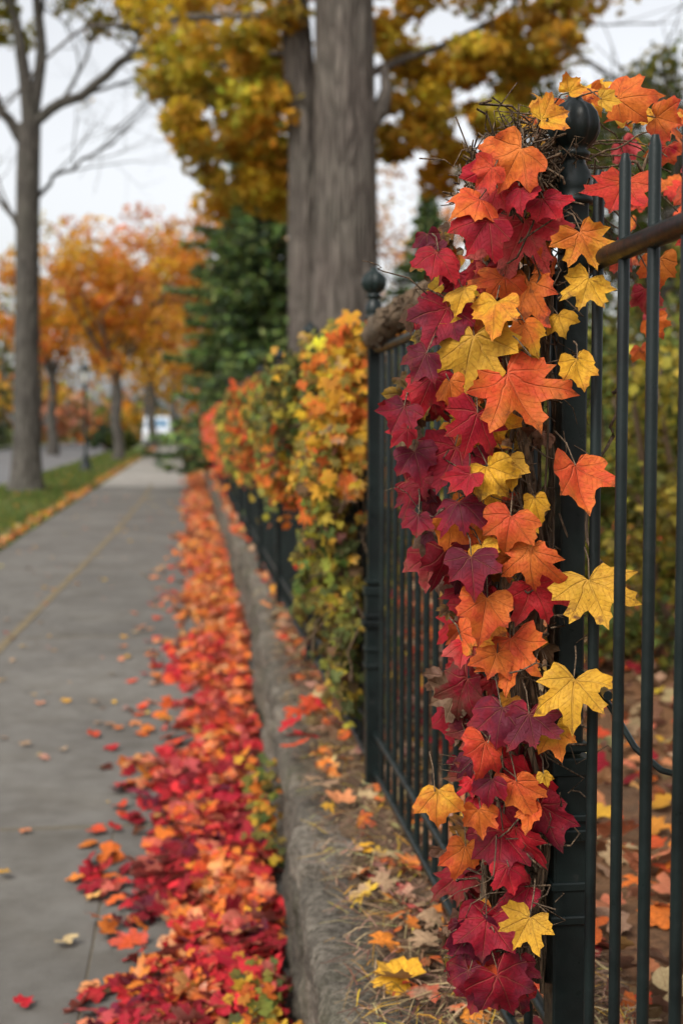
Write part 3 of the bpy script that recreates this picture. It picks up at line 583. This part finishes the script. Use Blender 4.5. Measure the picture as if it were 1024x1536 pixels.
def crown_tree(name,x,y,zb,h,r0,cw,ctr,cr,ncl,per,size,cols,w,bark,lean=0,fork=.35):
    mb=MB(); hf=h*fork; k=12; pts=[np.array([x+lean*(i/k)**2+.06*math.sin(i*.9),y,zb-.05+hf*i/k]) for i in range(k+1)]
    tube(mb,pts,[r0*(1.35 if i==0 else 1.1 if i==1 else 1-.35*i/k) for i in range(k+1)],12,0,ridge=.05)
    ends=[]
    for q in range(6):
        a=q*1.05+random.random()*.5; limb(mb,pts[-1-random.choice([0,0,1,2])],(math.cos(a)*.75,math.sin(a)*.75,1.0),h*.3,r0*.45,2,ends,6)
    cs=[]
    for i in range(ncl):
        d=rnd_unit(1)[0]*(random.random()**.4); c=np.array(ctr)+d*np.array(cr); cs.append(c)
    idx=rng.choice(len(ends),min(len(ends),ncl//2),replace=False); cs+= [ends[i] for i in idx if abs(ends[i][2]-ctr[2])<cr[2]*1.1]
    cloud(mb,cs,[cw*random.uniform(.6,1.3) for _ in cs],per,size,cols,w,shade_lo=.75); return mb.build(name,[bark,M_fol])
# big twin-trunk maple behind the fence
mb=MB(); Y0=17.0
def tr(pts): return [np.array(p,float) for p in pts]
p=tr([(1.95,Y0,.2),(1.96,Y0,.7),(1.97,Y0,1.4),(1.98,Y0,2.4),(2.0,Y0,3.6),(2.0,Y0,5.0),(1.98,Y0,6.6),(2.0,Y0,8.5),(2.1,Y0,11)])
tube(mb,p,[.66,.54,.47,.44,.40,.38,.365,.33,.24],40,0,ridge=.08)
p=tr([(1.66,Y0+.25,.2),(1.60,Y0+.3,1),(1.55,Y0+.4,2.2),(1.53,Y0+.45,3.6),(1.52,Y0+.5,5.0),(1.44,Y0+.6,6.3),(1.3,Y0+.8,8),(1.0,Y0+1,10)])
tube(mb,p,[.42,.32,.25,.23,.21,.20,.18,.12],24,0,ridge=.08)
ends=[]
tube(mb,[(2.28,Y0-.05,5.25),(2.42,Y0-.08,5.42),(2.5,Y0-.05,5.7),(2.46,Y0,6.0)],[.12,.11,.08,.05],10,0,ridge=.08)
for (a,b,L,r) in [((2.2,Y0+.2,5.9),(1,.8,.6),3.2,.06),((1.9,Y0,7),(-1,.3,.6),4,.13),((2.0,Y0,7.5),(1,.6,.4),4,.13),((1.3,Y0+.7,6.8),(-1,.6,.15),3.4,.06),((2,Y0,8.5),(.2,1,.8),4,.15),((1.4,Y0+.6,6.3),(-.8,1,.2),3.0,.05),((2.05,Y0,9),(.5,-.2,1),4,.2)]:
    limb(mb,a,b,L,r,2,ends,8,.05,.55)
cs=[];rr=[]
def addc(n,xr,yr,zr,r): 
    for _ in range(n):
        cs.append((random.uniform(*xr),random.uniform(*yr),random.uniform(*zr))); rr.append(r*random.uniform(.55,1.3))
addc(30,(-.2,1.5),(17,20),(5.2,6.4),.36); addc(34,(-.5,1.7),(17,21.5),(6.1,9),.48)
addc(20,(.1,1.5),(18,20.5),(4.6,5.3),.28)
addc(30,(2.7,5.4),(17.2,21),(6.2,7.2),.36); addc(30,(2.7,4.7),(17.5,20),(5.0,6.2),.27); addc(28,(2.4,5.8),(17,22),(7.0,9.2),.48)
addc(10,(1.2,2.9),(18.6,21.5),(5.6,8.5),.36); addc(22,(-1.2,6),(15,22),(9.2,12),.8)
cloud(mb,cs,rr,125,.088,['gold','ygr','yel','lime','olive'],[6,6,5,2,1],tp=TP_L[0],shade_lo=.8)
mb.build('maple_tree',[M_bark,M_fol])
# bare tree on the verge
mb=MB(); Y0=30.5; OX=.14
p=tr([(-3.78+OX,Y0,-.05),(-3.76+OX,Y0,.25),(-3.74+OX,Y0,1),(-3.72+OX,Y0,3),(-3.68+OX,Y0,5),(-3.64+OX,Y0,7),(-3.6+OX,Y0,8.1)]); tube(mb,p,[.5,.37,.31,.28,.265,.26,.25],16,0,ridge=.06)
E2=[]
def path(P,r0,r1,tw=5):
    P=np.array(P,float); P[:,0]+=OX; t=np.linspace(0,len(P)-1,(len(P)-1)*4+1); Q=np.stack([np.interp(t,range(len(P)),P[:,k]) for k in range(3)],1)
    for i in range(1,len(Q)-1): Q[i]+=rng.normal(0,.03,3)
    R=np.linspace(r0,r1,len(Q)); tube(mb,Q,R,8,0,cap=False)
    for k in range(tw):
        j=random.randrange(len(Q)//4,len(Q)); d=unit(Q[min(j+1,len(Q)-1)]-Q[max(j-2,0)]+rng.normal(0,.25,3)); limb(mb,Q[j],d+np.array([0,0,.15]),random.uniform(1.0,2.1),R[j]*.45,2,E2,5,.1,.6)
path([(-3.6,Y0,7.9),(-3.35,Y0,8.3),(-2.5,Y0,8.75),(-1.3,Y0,9.7),(-.35,Y0+.3,10.15),(.7,Y0+.5,11.2),(1.4,Y0+.8,12.4)],.14,.05,12)
path([(-3.64,Y0,7.6),(-4.35,Y0-.2,8.6),(-5.2,Y0-.4,9.8),(-5.8,Y0-.4,11.5)],.13,.05,7)
path([(-3.6,Y0,8.0),(-3.72,Y0,9.6),(-4.05,Y0,11.2),(-4.4,Y0,13)],.17,.06,8)
path([(-3.6,Y0,8.0),(-3.3,Y0+.2,9.8),(-3.45,Y0+.3,11.4),(-3.1,Y0+.4,13.5)],.15,.06,10)
path([(-3.68,Y0,5.6),(-4.4,Y0+.3,6.6),(-5.2,Y0+.6,7.0)],.08,.03,5)
path([(-3.6,Y0,6.3),(-3.1,Y0+.3,7.0),(-2.3,Y0+.5,7.5),(-1.4,Y0+.5,8.2)],.06,.02,8)
cs=[(random.uniform(-5.4,.1),Y0+random.uniform(-1.5,1.5),random.uniform(10.3,12.4)) for _ in range(80)]
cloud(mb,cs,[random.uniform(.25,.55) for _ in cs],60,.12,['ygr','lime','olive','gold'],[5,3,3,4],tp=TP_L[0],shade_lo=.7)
sub=[e for e in E2 if e[2]>9.0]; random.shuffle(sub); cloud(mb,sub[:24],[.3]*24,12,.11,['gold','olive','ygr'],[5,3,2],tp=TP_L[0])
mb.build('bare_tree',[M_bark2,M_fol])
OR=(['or_','gold','yel','peach'],[4,5,5,2])
crown_tree('orange_maple_tree',-3.05,58,0,11,.24,.85,(-2.9,58,7.4),(3.4,3.2,4.0),62,85,.21,*OR,M_bark2)
crown_tree('orange_maple_tree',-2.4,88,0,13,.3,1.2,(-2.0,88,8.2),(4.2,3.5,4.8),50,80,.30,*OR,M_bark2)
crown_tree('orange_maple_tree',-7.2,72,0,13,.3,1.1,(-6.6,72,7.6),(4.0,3.5,4.6),50,80,.27,['or_','gold','yel','ygr'],[4,5,3,2],M_bark2)
crown_tree('orange_maple_tree',2.2,66,.3,12,.25,1.0,(1.0,66,8.2),(3.0,3,4.0),40,90,.24,*OR,M_bark2)
crown_tree('pale_maple_tree',12.5,62,.3,15,.28,1.2,(12.2,62,9.6),(4.5,4,5.0),34,50,.26,['peach','tan','gold'],[3,4,3],M_bark2)
crown_tree('green_tree',7.4,21,.4,9,.2,.65,(7.7,21,5.3),(1.7,2,2.0),44,140,.12,['green','olive','ygr'],[5,2,1],M_bark2)
crown_tree('green_tree',13.5,34,.4,12,.25,1.1,(13.0,34,5.2),(4.3,3,4.2),64,110,.22,['green','olive'],[5,3],M_bark2)
crown_tree('red_maple_tree',5.6,11.6,.4,7,.12,.28,(4.55,11.2,5.75),(.8,.8,.6),16,26,.07,['crim','ro','brown'],[2,3,3],M_bark2)
def conifer(name,x,y,h,r,zb=.4):
    mb=MB(); tube(mb,[(x,y,zb-.1),(x,y,zb+h*.5),(x,y,zb+h)],[.2,.12,.02],10)
    z=.35; P=[];T=[];C=[]
    while z<h-.1:
        R=r*(1-z/h)**.7*random.uniform(.75,1.15); nb=random.randint(8,12); a0=random.random()*6
        for k in range(nb):
            a=a0+k*6.283/nb+random.uniform(-.25,.25); Rb=R*random.uniform(.6,1.2); m=int(45+Rb*85)
            s=rng.random(m)**.7; lat=rng.normal(0,.11,m)*(1.1-s*.6)*max(Rb,.5); dz=-.20*s*Rb+.14*(s**3)*Rb+rng.normal(0,.045,m)
            P.append(np.stack([x+np.cos(a)*s*Rb-np.sin(a)*lat,y+np.sin(a)*s*Rb+np.cos(a)*lat,zb+z+dz],1))
            T.append(np.stack([np.cos(a)+rng.normal(0,.5,m),np.sin(a)+rng.normal(0,.5,m),rng.normal(-.15,.35,m)],1))
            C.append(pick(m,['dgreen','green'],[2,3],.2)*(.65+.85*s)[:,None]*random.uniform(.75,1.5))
            tube(mb,[(x,y,zb+z),(x+math.cos(a)*Rb*.9,y+math.sin(a)*Rb*.9,zb+z-.12*Rb)],[.025,.008],4,cap=False)
        z+=random.uniform(.22,.34)
    P=np.concatenate(P);T=np.concatenate(T);C=np.concatenate(C); N=len(P)
    tq=(TP_Q[0][0]*np.array([.45,1]),TP_Q[0][1])
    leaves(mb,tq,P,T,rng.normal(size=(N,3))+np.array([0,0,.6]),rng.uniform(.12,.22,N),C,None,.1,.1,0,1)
    mb.build(name,[M_bark,M_ndl])
conifer('pine_tree',1.75,31,9.8,2.7); conifer('pine_tree',3.7,35,8.6,2.2); conifer('pine_tree',5.9,33,7.0,1.7); conifer('pine_tree',2.2,46,11,2.6)
# shrubs in the garden on the right
def shrub(name,x,y,zb,rx,ry,h,n,per,size,cols,w):
    mb=MB(); 
    for i in range(9):
        a=random.random()*6.28; tube(mb,wander((x,y,zb-.05),(x+math.cos(a)*rx*.7,y+math.sin(a)*ry*.7,zb+h*.8),8,.2,i+x),np.linspace(.03,.008,8),5,cap=False)
    cs=[]
    for _ in range(n):
        d=rnd_unit(1)[0]*(random.random()**.3); cs.append((x+d[0]*rx,y+d[1]*ry,zb+h*.5+d[2]*h*.5))
    cloud(mb,cs,[min(rx,h)*.26*random.uniform(.7,1.3) for _ in cs],per,size,cols,w,shade_lo=.45); mb.build(name,[M_vine,M_fol])
GC=(['olive','green','dgreen','ygr'],[6,7,1,3])
shrub('garden_shrub',2.15,5.6,.38,.8,.8,1.75,62,150,.045,*GC); shrub('garden_shrub',3.5,7.4,.4,1.2,1.0,2.2,60,150,.06,*GC); shrub('garden_shrub',1.9,9.6,.4,.8,.8,1.2,36,120,.06,*GC)
shrub('garden_shrub',3.6,13.5,.4,1.5,1.2,1.9,46,130,.09,*GC); shrub('garden_shrub',1.9,24,.4,1.4,2,1.8,40,120,.12,*GC); shrub('garden_shrub',6.5,17,.4,2.2,1.5,2.3,60,120,.11,*GC)
shrub('roadside_shrub',-6.4+1.2,84,0,1.2,1.2,1.5,24,70,.22,['dgreen','green'],[3,1]); shrub('roadside_shrub',-3.6,78,0,1.0,1.0,1.3,20,70,.2,['green','olive'],[3,1])
mb=MB(); cs=[];rr=[]
for i in range(150):
    cs.append((random.uniform(-19,-14),random.uniform(45,110),random.uniform(.3,2.6))); rr.append(random.uniform(.8,1.4))
cloud(mb,cs,rr,70,.3,['dgreen','green','olive'],[5,3,1],mat=0); mb.build('roadside_hedge',[M_fol])
mb=MB(); cs=[];rr=[]; 
for i in range(560):
    x=random.uniform(-110,120); y=random.uniform(118,170)+abs(x)*.1; top=10+4*math.sin(x*.13)+3*math.sin(x*.31+1)+(5 if x<-18 else 0); cs.append((x,y,random.uniform(0,top))); rr.append(random.uniform(2,3.8))
for i in range(120):
    x=random.uniform(-34,-15); cs.append((x,random.uniform(75,115),random.uniform(1,8))); rr.append(random.uniform(1.4,2.6))
sel=rng.random(len(cs))
for names,w,lo,hi in ((['green','dgreen','olive'],[3,2,3],0,.45),(['gold','or_','olive','ygr'],[3,3,2,2],.45,.8),(['tan','peach','olive'],[2,1,2],.8,1)):
    k=[i for i in range(len(cs)) if lo<=sel[i]<hi]; cloud(mb,[cs[i] for i in k],[rr[i] for i in k],60,.85,names,w,mat=0)
for i in range(60):
    x=random.uniform(-100,110); tube(mb,[(x,120+abs(x)*.1,0),(x+.3,120+abs(x)*.1,9)],[.3,.15],6,1)
mb.build('distant_trees',[M_fol,M_bark2])

# ---------------------------------------------------------------- street lamp, van
mb=MB(); x,y=-3.35,44
pr=[(.22,0),(.22,.08),(.17,.10),(.16,.30),(.11,.36),(.12,.40),(.075,.5),(.065,.6),(.055,.62),(.05,1.5),(.045,2.6),(.07,2.64),(.07,2.68),(.045,2.72),(.10,2.80),(.13,2.84)]
lathe(mb,pr,x,y,16); 
for k in range(4):
    a=k*math.pi/2+.78; tube(mb,[(x+.1*math.cos(a),y+.1*math.sin(a),2.84),(x+.17*math.cos(a),y+.17*math.sin(a),3.25)],.012,5)
lathe(mb,[(.20,3.25),(.19,3.28),(.10,3.42),(.03,3.46),(.03,3.52),(0,3.55)],x,y,12); lathe(mb,[(.085,2.84),(.145,3.25)],x,y,8,1)
mb.build('street_lamp',[M_iron,plain('lamp_glass',(.6,.6,.55),.2)])
van=empty('parked_van'); mb=MB(); x,y=-2.35,99
W=.98; prof=[(-2.5,.35),(-2.5,1.15),(-2.35,1.3),(-1.5,1.42),(-.8,2.15),(-.5,2.28),(2.4,2.3),(2.5,2.15),(2.5,.35)]
V=[(x+s*W*(1 if z<1.4 else .9),y+py,z-.1) for s in(-1,1) for py,z in prof]; n=len(prof)
mb.add(V,[[k,(k+1)%n,n+(k+1)%n,n+k] for k in range(n)],0,smooth=False); mb.add(V[:n],[list(range(n))],0,smooth=False); mb.add(V[n:],[list(range(n))],0,smooth=False)
mb.build('body',[plain('white_van_paint',(.75,.78,.82),.3)],van)
mb=MB(); mb.add([(x-.8,y-1.46,1.37),(x+.8,y-1.46,1.37),(x+.74,y-.84,2.03),(x-.74,y-.84,2.03)],[[0,1,2,3]],smooth=False)
for s in(-1,1): mb.add([(x+s*.985,y-1.3,1.3),(x+s*.985,y-.2,1.3),(x+s*.92,y-.2,1.95),(x+s*.92,y-.75,1.95)],[[0,1,2,3]],smooth=False)
mb.build('windows',[plain('van_glass',(.15,.25,.35),.1)],van)
mb=MB()
for s in(-1,1):
    for yy_ in(-1.6,1.5): tube(mb,[(x+s*.80,y+yy_,.24),(x+s*1.0,y+yy_,.24)],.34,18)
mb.build('wheels',[plain('tyre',(.02,.02,.02),.8)],van)
mb=MB()
for s in(-1,1): box(mb,(x+s*.75,y-2.5,.8),(.16,.03,.11))
box(mb,(x,y-2.52,.38),(.9,.05,.1),1); mb.build('lights_and_bumper',[plain('headlamp',(.8,.8,.8),.2),plain('bumper',(.06,.06,.06),.5)],van)

# ---------------------------------------------------------------- light, sky, camera
az=math.radians(222); el=math.radians(48)
w=bpy.data.worlds.new('World'); sc.world=w; w.use_nodes=True; nt=w.node_tree; nt.nodes.clear()
sky=nt.nodes.new('ShaderNodeTexSky'); sky.sky_type='NISHITA'; sky.sun_disc=False; sky.sun_elevation=el; sky.sun_rotation=az; sky.dust_density=3.5; sky.air_density=1.0; sky.ozone_density=1.0
hs=nt.nodes.new('ShaderNodeHueSaturation'); hs.inputs['Saturation'].default_value=.16; hs.inputs['Value'].default_value=1.65
bg=nt.nodes.new('ShaderNodeBackground'); bg.inputs['Strength'].default_value=.15; ou=nt.nodes.new('ShaderNodeOutputWorld')
nt.links.new(sky.outputs[0],hs.inputs['Color']); nt.links.new(hs.outputs[0],bg.inputs[0]); nt.links.new(bg.outputs[0],ou.inputs[0])
sl=bpy.data.lights.new('sun','SUN'); sl.energy=1.5; sl.angle=math.radians(14); sl.color=(1,.92,.80); so=bpy.data.objects.new('sun',sl); sc.collection.objects.link(so)
d=Vector((math.sin(az)*math.cos(el),math.cos(az)*math.cos(el),math.sin(el))); so.rotation_euler=d.to_track_quat('Z','Y').to_euler(); so.location=d*30
cam=bpy.data.cameras.new('camera'); co=bpy.data.objects.new('camera',cam); sc.collection.objects.link(co); sc.camera=co
co.location=(0,0,H); co.rotation_euler=(math.radians(90-3.66),0,math.radians(-6.475))
cam.sensor_fit='VERTICAL'; cam.sensor_height=36; cam.lens=46.9; cam.clip_start=.05; cam.clip_end=2000
cam.dof.use_dof=True; cam.dof.focus_distance=1.70; cam.dof.aperture_fstop=4.5
sc.view_settings.view_transform='Standard'; sc.view_settings.look='None'; sc.view_settings.exposure=0
